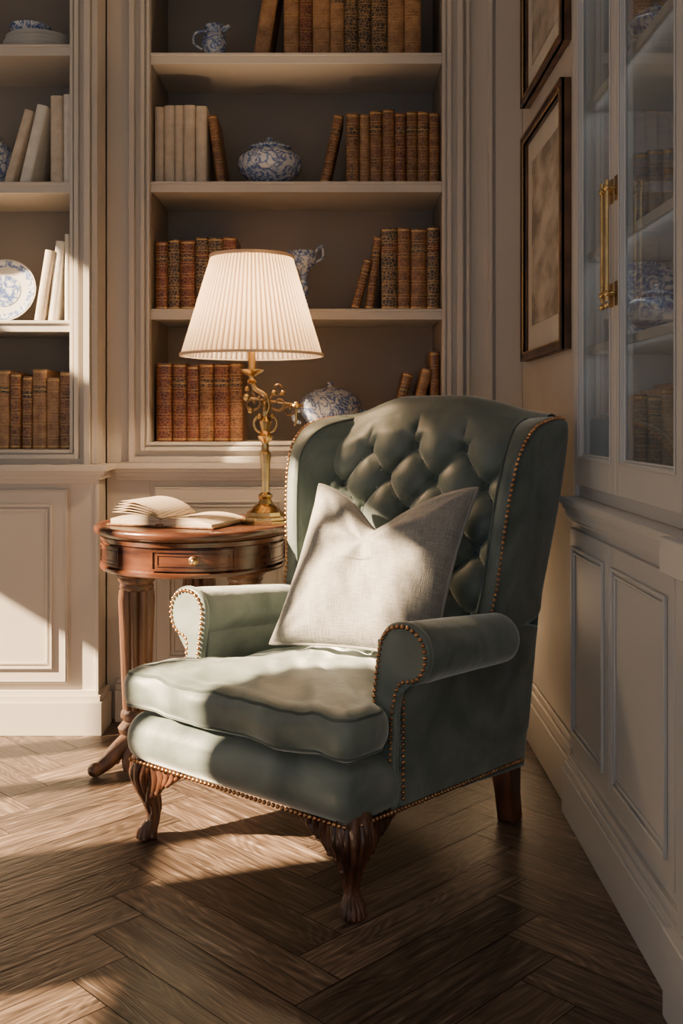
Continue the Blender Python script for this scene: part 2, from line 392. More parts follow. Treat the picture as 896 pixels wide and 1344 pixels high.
# ------------------------------------------------------------------ glass display cabinet (right)
T=Matrix.Translation((WX,2.985,0))@Matrix.Rotation(-pi/2,4,'Z')
mb=MB(); p=M['paintR']; q=M['cabin']
L=3.9
mb.box(0,L,-.015,.37,0,.90,p,T)
for z0,z1,pr in ((.905,.925,.045),(.890,.905,.035),(.868,.890,.028),(.855,.868,.018)): mb.box(0,L,-.0155-pr+.005,.02,z0,z1,p,T)
for z0,z1,pr in ((0,.130,.032),(.130,.15,.024),(.15,.168,.014)): mb.box(0,L,-.015-pr,.0,z0,z1,p,T)
mb.box(0,L,.0,.37,.925,1.0,p,T)
mb.box(0,L,.35,.37,1.0,3.195,q,T); mb.box(0,.015,.0,.35,1.0,3.195,q,T); 
mb.box(0,L,.0,.35,3.0,3.195,p,T)
for z in (1.35,1.62,2.06,2.56): mb.box(.015,L,.025,.35,z-.012,z+.012,q,T)
glassb=MB()
edges=[.025,.455,.955,1.455,1.955,2.455,2.955,3.455]
for i,(a,b) in enumerate(zip(edges[:-1],edges[1:])):
    a0,b0=a+.002,b-.002; s=.046
    for (u0,u1,v0,v1) in ((a0,a0+s,.96,3.0),(b0-s,b0,.96,3.0),(a0+s,b0-s,.96,1.045),(a0+s,b0-s,2.93,3.0)):
        mb.box(u0,u1,-.012,.006,v0,v1,p,T)
    ringframe(mb,a0+s,b0-s,1.045,2.93,-.006,.006,-.004,.001,p,T)
    ringframe(mb,a0+s,b0-s,1.045,2.93,0.004,.006,-.016,-.012,p,T)
    glassb.add(([(a0+s,.0025,1.045),(b0-s,.0025,1.045),(b0-s,.0025,2.93),(a0+s,.0025,2.93)],[(0,1,2,3)]),M['glass'],T)
    mb.box(a0,b0,-.027,-.014,.20,.835,p,T)
    ringframe(mb,a0+.05,b0-.05,.26,.78,0,.008,-.036,-.027,p,T)
    ringframe(mb,a0+.05,b0-.05,.26,.78,-.016,.008,-.032,-.027,p,T)
mb.box(0,.025,-.012,.02,.925,3.195,p,T)
cab=empty('glass_display_cabinet')
mb.obj('carcass',cab,bevel=.0025); glassb.obj('glass_panes',cab,fix=False)
xp=1.035; mb=MB()
mb.box(xp,xp+.16,-.050,-.028,.17,.855,p,T); mb.box(xp-.012,xp+.172,-.074,-.0475,0,.17,p,T); mb.box(xp-.012,xp+.172,-.080,-.057,.855,.925,p,T)
mb.box(xp,xp+.16,-.034,-.0165,.927,3.0,p,T); mb.obj('trim_1',bevel=.003)
hb=MB()
for xx in (.432,.478):
    pth=[(xx,-.038,z) for z in (1.44,1.5,1.6,1.7,1.74)]
    hb.add(tube(pth,[.005,.0055,.005,.0055,.005],10),M['brass'],T)
    for z in (1.46,1.72):
        hb.add(tube([(xx,-.012,z),(xx,-.04,z)],.005,8),M['brass'],T); hb.add(sphere((xx,-.038,z),.009),M['brass'],T)
        hb.box(xx-.011,xx+.011,-.017,-.011,z-.03,z+.03,M['brass'],T)
    hb.add(sphere((xx,-.038,1.43),.008),M['brass'],T)
hb.obj('door_pulls',cab)
# faint fill lights added behind the shelf fronts to brighten the interior
for i,z in enumerate((1.325,1.595,2.035,2.535,2.985)):
    al=bpy.data.lights.new('cabinet_fill_light','AREA'); al.shape='RECTANGLE'; al.size=1.7; al.size_y=.012; al.energy=.38; al.color=(.95,.97,1)
    ao=bpy.data.objects.new('cabinet_fill_light_%d'%(i+1),al); sc.collection.objects.link(ao); ao.parent=cab
    ao.location=T@Vector((.90,.022,z)); ao.rotation_euler=Vector((.75,.0,-.66)).to_track_quat('-Z','Y').to_euler()

# ------------------------------------------------------------------ books
def book(mb,x,y,z,w,h,d,tilt,mat,bands=True,label=True,gilt=True,T=None):
    if tilt>=0: piv=(w,0)
    else: piv=(0,0)
    a=math.radians(tilt)
    def tf(u,v,t):
        dx,dz=u-piv[0],t
        X=dx*math.cos(a)+dz*math.sin(a); Z=-dx*math.sin(a)+dz*math.cos(a)
        q=(x+piv[0]+X,y+v,z+Z+.0006)
        return tuple(T@Vector(q)) if T is not None else q
    bl=min(.008,w*.22); n=7
    def arc(e): return [(w/2-(w/2+e*.3)*math.cos(pi*i/(n-1)),-(bl+e)*math.sin(pi*i/(n-1))) for i in range(n)]
    ar=arc(0)
    out=ar+[(w,d),(0,d)]
    L=len(out)
    vs=[(a_,b_,0) for a_,b_ in out]+[(a_,b_,h) for a_,b_ in out]
    mb.add((vs,[(i,(i+1)%L,L+(i+1)%L,L+i) for i in range(L)]),mat,tf)
    mb.add((vs,[tuple(range(L-1,-1,-1))]),M['pages'],tf)
    mb.add((vs,[tuple(range(L,2*L))]),M['pages'],tf)
    def strip(z0,z1,e,mt):
        A=arc(e)
        v=[(a_,b_,z0) for a_,b_ in A]+[(a_,b_,z1) for a_,b_ in A]+[(a_,b_+e+.001,z0) for a_,b_ in A]+[(a_,b_+e+.001,z1) for a_,b_ in A]
        f=[(i,i+1,n+i+1,n+i) for i in range(n-1)]+[(2*n+i,2*n+i+1,i+1,i) for i in range(n-1)]+[(n+i,n+i+1,3*n+i+1,3*n+i) for i in range(n-1)]
        mb.add((v,f),mt,tf)
    if bands:
        for k in range(1,6):
            zz=h*k/6
            strip(zz-.003,zz+.003,.0022,mat)
            if gilt:
                strip(zz-.0065,zz-.005,.0006,M['gold']); strip(zz+.005,zz+.0065,.0006,M['gold'])
        if gilt: strip(.006,.012,.0006,M['gold']); strip(h-.012,h-.006,.0006,M['gold'])
    if label:
        strip(h*4/6+.012,h*5/6-.012,.0008,LE['dk'] if mat is not LE['dk'] else LE['red'])
        strip(h*4/6+.022,h*4/6+.024,.0012,M['gold']); strip(h*5/6-.024,h*5/6-.022,.0012,M['gold'])
def row(name,y,z,items,T=None):
    mb=MB()
    for (x0,x1,n,h0,h1,tilt,mats,plain) in items:
        ws=[random.uniform(.85,1.15) for _ in range(n)]; s=sum(ws); x=x0
        for i,wq in enumerate(ws):
            w=(x1-x0)*wq/s
            mt=LE[random.choice(mats)]
            book(mb,x+.0007,y+random.uniform(0,.012),z,w-.0014,random.uniform(h0,h1),random.uniform(.17,.21),tilt,mt,bands=not plain,label=(not plain and random.random()<.6),gilt=not plain,T=T)
            x+=w
    return mb.obj(name,angle=40)
yM=3.965
row('leather_books',yM,2.56,[(-.345,-.285,1,.34,.34,9,['tan'],True),(-.225,.310,9,.29,.34,0,['br','br','red','tan','dk'],False)])
row('leather_books',yM,2.065,[(-.730,-.525,5,.300,.308,0,['cr'],True),(-.485,-.450,1,.27,.27,-8,['br'],False),
    (-.085,-.048,1,.272,.272,12,['br'],False),(.018,.382,8,.272,.292,0,['br','tan','br','red'],False)])
row('leather_books',yM,1.575,[(-.728,-.41,6,.265,.285,0,['red','dk','red'],False),(.035,.068,1,.20,.20,15,['br'],False),(.092,.125,1,.285,.285,7,['br'],False),(.155,.382,4,.31,.33,0,['dk','dk','br'],False)])
row('leather_books',yM,1.062,[(-.722,-.385,6,.292,.308,0,['br','red','tan','br'],False),(.175,.215,1,.27,.27,14,['br'],False),(.245,.285,1,.285,.285,14,['tan'],False),(.345,.382,1,.35,.35,0,['br'],False)])
yL=3.79
row('cloth_books',yL,2.024,[(-1.262,-1.228,1,.285,.285,16,['cr'],True),(-1.205,-1.162,1,.30,.30,13,['wh'],True),(-1.085,-1.0,2,.33,.352,0,['wh','cr'],True)])
row('cloth_books',yL,1.513,[(-1.145,-1.107,1,.265,.265,9,['cr'],True),(-1.097,-1.063,1,.30,.30,6,['wh'],True),(-1.033,-.998,2,.31,.33,0,['wh','cr'],True)])
row('leather_books',yL,1.038,[(-1.62,-1.0,13,.265,.30,0,['tan','tan','br'],False)])
for z,mats in ((1.6325,['br','tan','bl']),(2.0725,['bl','bl','br']),(2.5725,['br','tan']),(1.0005,['tan','br'])):
    row('cabinet_books',2.735,z,[(.790,1.03,6,.21,.25,0,mats,False)])
row('cabinet_books',.085,1.6325,[(.75,1.30,13,.25,.29,0,['br','bl','tan'],False)],T)
row('cabinet_books',.085,2.0725,[(.80,1.30,12,.26,.30,0,['bl','tan'],False)],T)
row('cabinet_books',.085,2.5725,[(.75,1.30,13,.25,.30,0,['bl','br'],False)],T)
row('cabinet_books',.085,1.0005,[(.80,1.30,12,.22,.26,0,['bl','br','tan'],False)],T)

# ------------------------------------------------------------------ porcelain
def jar(name,c,s=1,lid=True,handles=False,prof=None):
    mb=MB()
    pr=prof or [(.045,0),(.052,.006),(.045,.018),(.075,.03),(.115,.06),(.13,.09),(.125,.12),(.105,.142),(.08,.152),(.078,.158)]
    mb.add(lathe([(r*s,z*s) for r,z in pr],40,*c),M['porc'])
    zt=pr[-1][1]*s
    if lid:
        mb.add(lathe([(r*s,zt+z*s) for r,z in [(.086,0),(.088,.006),(.07,.018),(.04,.026),(.012,.030),(.010,.036),(.014,.042),(.012,.048),(.003,.052)]],32,*c),M['porc'])
    if handles:
        for sg in (-1,1):
            pts=cr([(c[0]+sg*.118*s,c[1],c[2]+.075*s),(c[0]+sg*.145*s,c[1],c[2]+.085*s),(c[0]+sg*.148*s,c[1],c[2]+.115*s),(c[0]+sg*.112*s,c[1],c[2]+.125*s)],5)
            mb.add(tube(pts,.008*s,8),M['porc'])
    return mb.obj(name,angle=50)
jar('porcelain_bowl',(-.285,4.06,2.0655),1.0,True,False)
jar('porcelain_tureen',(-.045,4.05,1.0625),.98,True,True,prof=[(.06,0),(.065,.006),(.05,.03),(.06,.05),(.10,.08),(.122,.115),(.126,.15),(.115,.175),(.100,.185),(.1,.19)])
def jug(name,c,s):
    mb=MB(); pr=[(.035,0),(.04,.008),(.03,.02),(.045,.05),(.052,.08),(.045,.105),(.03,.125),(.032,.14),(.042,.152),(.036,.152),(.028,.13)]
    mb.add(lathe([(r*s,z*s) for r,z in pr],32,*c),M['porc'])
    pts=cr([(c[0]-.03*s,c[1],c[2]+.135*s),(c[0]-.075*s,c[1],c[2]+.125*s),(c[0]-.08*s,c[1],c[2]+.085*s),(c[0]-.048*s,c[1],c[2]+.06*s)],5)
    mb.add(tube(pts,.006*s,8),M['porc'])
    mb.add(tube([(c[0]+.03*s,c[1],c[2]+.135*s),(c[0]+.06*s,c[1],c[2]+.155*s)],[.014*s,.008*s],8),M['porc'])
    return mb.obj(name,angle=50)
jug('porcelain_jug',(-.506,4.05,2.5605),1.0)
mb=MB(); c=(-.150,4.06,1.5755)
mb.add(lathe([(.045,0),(.05,.008),(.02,.02),(.012,.06),(.02,.10),(.012,.14),(.02,.165),(.04,.185),(.052,.21),(.05,.235),(.045,.245),(.04,.245),(.03,.2)],32,*c),M['porc'])
mb.add(tube(cr([(c[0]+.045,c[1],c[2]+.20),(c[0]+.075,c[1],c[2]+.22),(c[0]+.070,c[1],c[2]+.265),(c[0]+.045,c[1],c[2]+.24)],5),.005,8),M['porc'])
mb.add(tube([(c[0]-.04,c[1],c[2]+.225),(c[0]-.065,c[1],c[2]+.245)],[.014,.008],8),M['porc'])
mb.obj('porcelain_creamer',angle=50)
jar('ginger_jar',(-1.365,3.93,2.0245),.95,False,False,prof=[(.06,0),(.07,.02),(.10,.07),(.11,.12),(.10,.17),(.07,.2),(.05,.21),(.055,.225)])
mb=MB(); zz=2.5305
for k,(rr_,hh) in enumerate(((.150,.022),(.146,.022),(.140,.020),(.132,.024))):
    r=rr_
    mb.add(lathe([(r*.55,0),(r*.6,.004),(r*.98,hh-.004),(r,hh),(r*.96,hh),(r*.5,.008)],40,-1.160,3.93,zz),M['porc_white']); zz+=hh*.85
mb.add(lathe([(.035,0),(.04,.004),(.07,.03),(.08,.055),(.072,.055),(.03,.01)],32,-1.20,3.93,zz),M['porc'])
mb.obj('stack_of_plates',angle=50)
mb=MB(); R=Matrix.Translation((-1.290,3.90,1.5135+.125))@Matrix.Rotation(math.radians(78),4,'X')
mb.add(lathe([(.05,.0),(.07,.0),(.115,.014),(.124,.018),(.118,.018),(.07,.006)],48),M['porc_white'],R)
mb.add(lathe([(.118,.019),(.112,.0175),(.095,.0135)],48,cap=False),M['porc'],R); mb.add(lathe([(.062,.0075),(.01,.0068)],32),M['porc'],R)
mb.obj('display_plate',angle=50)
mb=MB(); R=Matrix.Translation((.875,2.93,1.3625+.1225))@Matrix.Rotation(math.radians(80),4,'X')
mb.add(lathe([(.05,.0),(.07,.0),(.115,.014),(.120,.018),(.114,.018),(.07,.006)],40),M['porc'],R)
mb.obj('blue_plate',angle=50)
jar('covered_dish',(.80,2.58,1.3625),.62); jar('covered_dish',(.80,2.58,2.0725),.62)

# ------------------------------------------------------------------ framed pictures
def picture(name,y0,y1,z0,z1):
    mb=MB(); Tm=Matrix.Translation((WX-.001,y1,0))@Matrix.Rotation(-pi/2,4,'Z'); L=y1-y0
    w=.032
    mb.box(w,L-w,-.010,0,z0+w,z1-w,M['matboard'],Tm)
    ringframe(mb,w,L-w,z0+w,z1-w,0,w,-.030,0,M['frame'],Tm)
    ringframe(mb,w,L-w,z0+w,z1-w,0,.006,-.0325,-.020,M['gold'],Tm)
    ringframe(mb,w,L-w,z0+w,z1-w,w-.010,.010,-.035,-.02,M['frame'],Tm)
    mb.box(w+.075,L-w-.075,-.012,-.010,z0+w+.09,z1-w-.08,M['print'],Tm)
    return mb.obj(name,bevel=.002)
picture('framed_picture',3.06,3.74,1.36,2.18); picture('framed_picture',3.06,3.74,2.29,3.08)

# ------------------------------------------------------------------ side table
tx,ty,tz=-.501,3.455,.800
tab=empty('round_side_table',(tx,ty,0))
mb=MB(); W=M['tabwood']
mb.add(lathe([(.0001,.764),(.300,.764),(.318,.768),(.328,.776),(.332,.786),(.330,.795),(.322,.800),(.305,.800),(.300,.798),(.0001,.798)],96,cap=False),W)
mb.obj('table_top',tab,angle=50)
tz=.798
mb=MB()
mb.add(lathe([(.295,.655),(.308,.655),(.312,.662),(.312,.668),(.300,.674),(.300,.745),(.308,.75),(.312,.764),(.27,.766),(.27,.655)],96,cap=False),W)
mb.add(lathe([(.0001,.66),(.28,.66)],60,cap=False),W)
def arcbox(mb,r0,r1,a0,a1,z0,z1,mat,n=14):
    v=[];f=[]
    for i in range(n+1):
        a=a0+(a1-a0)*i/n
        for r,z in ((r0,z0),(r1,z0),(r1,z1),(r0,z1)): v.append((r*math.cos(a),r*math.sin(a),z))
    for i in range(n):
        for k in range(4): f.append((i*4+k,i*4+(k+1)%4,(i+1)*4+(k+1)%4,(i+1)*4+k))
    f+= [(0,1,2,3),(n*4+3,n*4+2,n*4+1,n*4)]
    mb.add((v,f),mat)
fa=-pi/2+.14
for k in range(6):
    a=fa+k*pi/3; h=math.radians(35 if k%3==0 else 22)
    if k%3!=0: a+= (math.radians(6) if k in(1,4) else -math.radians(6))
    arcbox(mb,.298,.306,a-h*.72,a+h*.72,.678,.742,W)
    for (b0,b1,z0,z1) in ((a-h*.72,a+h*.72,.678,.684),(a-h*.72,a+h*.72,.736,.742),(a-h*.72,a-h*.72+.02,.684,.736),(a+h*.72-.02,a+h*.72,.684,.736)):
        arcbox(mb,.305,.310,b0,b1,z0,z1,W)
    for (b0,b1,z0,z1) in ((a-h*.62,a+h*.62,.692,.695),(a-h*.62,a+h*.62,.725,.728),(a-h*.62,a-h*.62+.01,.695,.725),(a+h*.62-.01,a+h*.62,.695,.725)):
        arcbox(mb,.305,.3085,b0,b1,z0,z1,W)
mb.obj('drum_apron',tab,angle=30)
mb=MB()
kx,ky=.306*math.cos(fa),.306*math.sin(fa)
mb.add(sphere((kx*1.05,ky*1.05,.710),.011),M['brass']); mb.add(tube([(kx,ky,.71),(kx*1.04,ky*1.04,.71)],.007,10),M['brass']); mb.add(sphere((kx*1.005,ky*1.005,.71),.016,12,6,(1,.25,1)),M['brassdk'])
mb.obj('drawer_knob',tab)
for i,aa in enumerate((213,333,93)):
    a=math.radians(aa); cx,cy=.205*math.cos(a),.205*math.sin(a)
    mb=MB(); Wv=M['tabwoodV']
    fl=lambda t,z:(1+.13*(abs(math.sin(5*t))-.5)*2) 
    mb.add(lathe([(.03,.655),(.066,.655),(.068,.640),(.058,.632),(.060,.622),(.052,.612),(.056,.600),(.050,.590)][::-1],50,cx,cy),Wv)
    mb.add(lathe([(.040,.20),(.044,.3),(.049,.45),(.053,.56),(.050,.592)],60,cx,cy,mod=fl),Wv)
    mb.add(lathe([(.030,.10),(.040,.115),(.056,.125),(.060,.14),(.050,.152),(.042,.162),(.052,.175),(.050,.19),(.040,.202)],50,cx,cy),Wv)
    ux,uy=math.cos(a),math.sin(a)
    pts=cr([(cx-ux*.03,cy-uy*.03,.12),(cx+ux*.01,cy+uy*.01,.105),(cx+ux*.06,cy+uy*.06,.075),(cx+ux*.10,cy+uy*.10,.042),(cx+ux*.135,cy+uy*.135,.022)],5)
    mb.add(tube(pts,[.040-.020*i_/(len(pts)-1) for i_ in range(len(pts))],14),Wv)
    mb.add(sphere((cx+ux*.14,cy+uy*.14,.0235),.023,14,10,(1.1,1.1,1)),Wv)
    for sg in (-1,1):
        q=[(cx+ux*(.02)-sg*uy*.030,cy+uy*.02+sg*ux*.030,.10),(cx+ux*.05-sg*uy*.040,cy+uy*.05+sg*ux*.040,.05),(cx+ux*.05-sg*uy*.050,cy+uy*.05+sg*ux*.050,.016)]
        mb.add(tube(cr(q,5),[.020-.009*j/10 for j in range(11)],10),Wv)
    mb.obj('leg_%d'%(i+1),tab,angle=50)

# open book
mb=MB(); 
Rb=Matrix.Translation((tx-.045,ty-.030,tz))@Matrix.Rotation(math.radians(-20),4,'Z')
def leaf(fn,y0=-.11,y1=.11,n=16,mat=None,th=.0012,base=None,side_mat=None):
    v=[];f=[];g_=[]
    for i in range(n+1):
        t=i/n; x,z=fn(t)
        for y in (y0,y1): 
            v.append((x,y,z)); v.append((x,y,(base if base is not None else z-th)))
    for i in range(n):
        a=i*4;b=a+4
        f+=[(a,b,b+2,a+2),(a+1,a+3,b+3,b+1)]; g_+=[(a,a+1,b+1,b),(a+2,b+2,b+3,a+3)]
    g_+=[(0,2,3,1),(n*4,n*4+1,n*4+3,n*4+2)]
    mb.add((v,f),mat or M['page'],Rb); mb.add((v,g_),side_mat or mat or M['page'],Rb)
mb.box(-.196,.196,-.136,.136,.0026,.0065,LE['br'],Rb)
mb.box(-.012,.012,-.136,.136,.0065,.012,LE['br'],Rb)
leaf(lambda t:(.002+.184*t, .010+.026*(math.sin(pi*(.10+.80*t)))**.6-.008*t),y0=-.127,y1=.127,side_mat=M['pagestack'],base=.0065)
leaf(lambda t:(-.002-.184*t, .010+.030*(math.sin(pi*(.10+.78*t)))**.6-.004*t),y0=-.127,y1=.127,side_mat=M['pagestack'],base=.0065)
for k in range(5):
    lift=.28+.16*k
    def fn(t,lift=lift):
        r=.182*t
        return (-.002-r*math.cos(lift*(1-.35*t)), .028+r*math.sin(lift*(1-.55*t))*.72)
    leaf(fn,y0=-.126+.002*k,y1=.126-.001*k,th=.0007)
mb.obj('open_book',angle=60)

# ------------------------------------------------------------------ table lamp
lx,ly=-.258,3.450
lamp=empty('table_lamp',(lx,ly,tz))
mb=MB(); B=M['brass']
mb.add(lathe([(.086,.0006),(.086,.010),(.080,.014),(.078,.022),(.066,.026),(.062,.038),(.050,.044),(.042,.056),(.026,.066),(.019,.082),(.026,.090),(.024,.096),(.014,.104),(.013,.12),(.016,.20),(.020,.235),(.013,.245),(.012,.27),(.025,.285),(.028,.294),(.018,.303),(.013,.312),(.020,.335),(.022,.345),(.010,.36),(.009,.40),(.014,.41),(.004,.425)],10),B)
mb.obj('base_and_column',lamp,angle=32)
mb=MB(); off=-.046
br=cr([(0,0,.36),(.012,0,.40),(-.004,0,.435),(-.035,0,.455),(off,0,.485)],6); mb.add(tube(br,.009,10),B)
mb.add(lathe([(.006,.47),(.018,.478),(.010,.488),(.012,.498),(.038,.512),(.042,.518),(.036,.520),(.014,.518),(.013,.53),(.013,.60),(.010,.612),(.006,.63)],24,off,0),B)
def spiral(c,r0,turn,st,rad,flip=1,ax='x'):
    pts=[]
    for i in range(22):
        t=i/21; r=r0*(1-.8*t); a=st+flip*turn*t
        d=(r*math.cos(a),r*math.sin(a))
        pts.append((c[0]+(d[0] if ax=='x' else 0),c[1]+(0 if ax=='x' else d[0]),c[2]+d[1]))
    mb.add(tube(pts,rad,8),M['brassdk'])
spiral((.045,0,.405),.034,7,2.2,.005); spiral((.080,0,.385),.024,7,.5,.0045,-1); spiral((-.045,0,.405),.030,7,.6,.005,-1)
spiral((-.035,0,.44),.025,7,4,.0045); spiral((0,.03,.40),.028,7,1,.005,1,'y'); spiral((0,-.03,.40),.028,7,2,.005,-1,'y'); spiral((.04,0,.455),.022,6,5,.004)
mb.add(tube([(-.06,0,.425),(.10,0,.40)],.0045,8),B)
for c,r in (((-.064,0,.426),.013),((.105,0,.40),.012),((.03,0,.44),.011),((-.02,0,.36),.010),((.022,0,.362),.010),((-.062,0,.455),.009),((.06,-.01,.44),.010),((-.05,-.012,.38),.010)):
    mb.add(sphere(c,r,10,8),B)
for sg in (-1,1): mb.add(tube(cr([(0,0,.30),(sg*.03,0,.315),(sg*.038,0,.345),(sg*.018,0,.37)],5),.005,8),B)
mb.add(lathe([(.022,.392),(.026,.397),(.022,.402)],16,.105,0),B); mb.add(tube([(.105,0,.40),(.105,0,.35),(.098,0,.33)],.004,8),B)
mb.obj('ornate_bracket',lamp,angle=50)
zb,zt=.564,.905; rb,rt=.236,.137
mb=MB(); NP=76; PS=8; n=NP*PS
v=[];f=[];rows=14; fold=[]
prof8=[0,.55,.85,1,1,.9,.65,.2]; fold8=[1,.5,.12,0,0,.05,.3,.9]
for j in range(rows+1):
    t=j/rows; r=rb+(rt-rb)*t; z=zb+.004+(zt-zb-.008)*t
    for i in range(n):
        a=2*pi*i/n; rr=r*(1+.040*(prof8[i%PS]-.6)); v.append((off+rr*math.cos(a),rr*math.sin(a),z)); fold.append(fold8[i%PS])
for j in range(rows):
    for i in range(n): k=(i+1)%n; f.append((j*n+i,j*n+k,(j+1)*n+k,(j+1)*n+i))
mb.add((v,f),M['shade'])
for (r,z,h) in ((rb*1.018,zb,.009),(rt*1.025,zt-.011,.011)):
    mb.add(lathe([(r-.004,z),(r+.0035,z),(r+.003,z+h),(r-.004,z+h),(r-.004,z)],96,off,0,cap=False),M['shade'])
so_=mb.obj('pleated_shade',lamp,angle=60,fix=False)
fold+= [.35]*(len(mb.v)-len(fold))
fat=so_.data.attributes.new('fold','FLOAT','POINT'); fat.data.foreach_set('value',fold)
mb=MB()
for k in range(3):
    a=2*pi*k/3+.4; mb.add(tube([(off,0,.885),(off+rt*.99*math.cos(a),rt*.99*math.sin(a),.897)],.0025,6),B)
for sg in (-1,1): mb.add(tube(cr([(off,0,.615),(off+sg*.05,0,.66),(off+sg*.062,0,.75),(off+sg*.04,0,.85),(off,0,.885)],5),.0022,6),B)
mb.add(lathe([(.004,.88),(.009,.89),(.004,.905),(.007,.912),(.001,.92)],12,off,0),B)
mb.obj('harp_and_finial',lamp)
mb=MB(); mb.add(sphere((off,0,.650),.026,14,10,(1,1,1.3)),M['bulb']); mb.obj('bulb',lamp)
pl_=bpy.data.lights.new('lamp_light','POINT'); pl_.energy=28; pl_.color=(1,.66,.37); pl_.shadow_soft_size=.035
po=bpy.data.objects.new('lamp_light',pl_); po.location=(off,0,.695); po.parent=lamp; sc.collection.objects.link(po)

# ------------------------------------------------------------------ wingback armchair
ch=empty('wingback_armchair',(-.04,2.83,0),-math.atan2(.624,.782))
VL=M['velvet']; VD=M['velvet_dk']
sh=lambda y:-.062*(y+.37)
def rr(x0,x1,y0,y1,r,k=6):
    out=[]
    for cx,cy,a0 in ((x1-r,y1-r,0),(x0+r,y1-r,pi/2),(x0+r,y0+r,pi),(x1-r,y0+r,3*pi/2)):
        for i in range(k+1):
            a=a0+pi/2*i/k; out.append((cx+r*math.cos(a),cy+r*math.sin(a)))
    return out
def dens(o,step):
    P=[Vector(p) for p in o]; P.append(P[0]); out=[]
    for a,b in zip(P[:-1],P[1:]):
        k=max(1,int((b-a).length/step)); 
        for i in range(k): out.append(a+(b-a)*i/k)
    return out
mb=MB(); o=dens(rr(-.388,.386,-.378,.42,.035),.03)
def mrail(u,v,w):
    z=.284+w; 
    return (u,v-(.026*math.cos((z-.284)/.07*pi/2) if v<-.3 else 0),z+sh(v)*(1.0 if w<0 else .8)+(.006*math.cos(u*3) if w>0 and v<-.3 else 0))
mb.add(pad(o,.134,.002,.044,.74,6,14),VL,mrail); mb.obj('seat_rail',ch,angle=60)
oc=[(-.406,-.412),(-.404,-.22),(-.360,-.195),(-.308,-.185),(-.303,-.10),(-.303,.30),(.303,.30),(.303,-.10),(.308,-.195),(.360,-.205),(.400,-.23),(.404,-.412)]
P_=dens(oc,.02)
def smooth(P_,it):
    for _ in range(it): P_=[(P_[i-1]+P_[i]*2+P_[(i+1)%len(P_)])/4 for i in range(len(P_))]
    return P_
P_=smooth(P_,9)
def mc(u,v,w):
    nz=noise.noise(Vector((u*6,v*6,1.3)))*.011+noise.noise(Vector((u*18+v*12,v*5,7.)))*.009
    sag=-.006*math.cos(u*3.8)
    edge=(.004*math.sin(u*23+1)+.011*noise.noise(Vector((u*9,4,w*20))))*(1 if v<-.3 else 0)
    return (u,v+edge,.424+w+sh(v)*.75+(nz if w>0 else nz*.4)+sag)
mb=MB(); mb.add(pad(P_,.120,.036,.062,.86,22,22,.0),VL,mc)
def offs(P_,d):
    out=[]
    A=sum(P_[i-1].x*P_[i].y-P_[i].x*P_[i-1].y for i in range(len(P_)))
    sg=1 if A>0 else -1
    for i in range(len(P_)):
        t=(P_[(i+1)%len(P_)]-P_[i-1]).normalized(); out.append(P_[i]+Vector((t.y,-t.x))*d*sg)
    return out
for w in (.042,-.042):
    q=offs(P_,-.017); mb.add(tube([mc(p.x,p.y,w) for p in q],.0058,8,True),VD)
mb.obj('seat_cushion',ch,angle=60)
# back
yb_in=lambda z:.275+.285*max(0,z-.42)**1.1
prof=[]
for i in range(81):
    z=.42+(1.145-.42)*i/80; prof.append((yb_in(z),z,1))
y_t=prof[-1][0]
for i in range(1,13):
    a=pi-pi*i/13; prof.append((y_t+.056+.056*math.cos(a),1.145+.056*math.sin(a),0))
rear=cr([(y_t+.112,1.14),(.565,.95),(.530,.75),(.490,.45),(.42,.17)],8)
for p in rear: prof.append((p.x,p.y,0))
NX=150; v=[];f=[]
p_,q_=.176,.092
def crestf(z,x):
    c=max(0,min(1,(z-.70)/.45)); c=c*c*(3-2*c)
    e=max(0,min(1,((x+.34)/.26 if x<0 else (.44-x)/.34))); e=e*e*(3-2*e)
    return c*(-.036+.060*e)
for j,(y,z,fr_) in enumerate(prof):
    for i in range(NX+1):
        s=-1+2*i/NX
        hw=.372+.045*max(0,min(1,(z-.6)/.55)); 
        if fr_==0 and z<1.0: hw=.376+.03*max(0,(z-.3)/.85)
        if s<0: hw-=.055*max(0,min(1,(z-.6)/.5))
        x=s*hw
        zc=z+crestf(z,x)
        yy=y
        if fr_:
            u=x/p_; w=(z-1.045)/(2*q_)
            a=(u+w); b_=(u-w)
            sa=abs(math.sin(pi*a)); sb=abs(math.sin(pi*b_))
            fade=max(0,min(1,(1.145-z)/.06))*max(0,min(1,(.40-abs(x))/.05))
            puff=(sa*sb)**.38
            da=min(a%1,1-a%1); db=min(b_%1,1-b_%1)
            dip=math.exp(-((da*da+db*db)/.014))
            if z>1.055: 
                t=min(1,(z-1.055)/.04); puff=puff*(1-t)+t*(.30+.70*abs(math.sin(pi*u))**.5)
            yy=y-.052*puff*fade+.024*dip*fade -.012*(1-fade)
        v.append((x,yy,zc))
for j in range(len(prof)-1):
    for i in range(NX): a=j*(NX+1)+i; f.append((a,a+1,a+NX+2,a+NX+1))
mb=MB(); mb.add((v,f),VL)
for r_ in range(0,7):
    z=1.045-q_*r_
    for k in range(-3,4):
        x=(k+(.5 if r_%2 else 0))*p_
        if abs(x)>.30: continue
        mb.add(sphere((x,yb_in(z)+.008,z+crestf(z,x)),.012,12,6,(1,.7,1)),VD)
mb.obj('tufted_back',ch,angle=75)
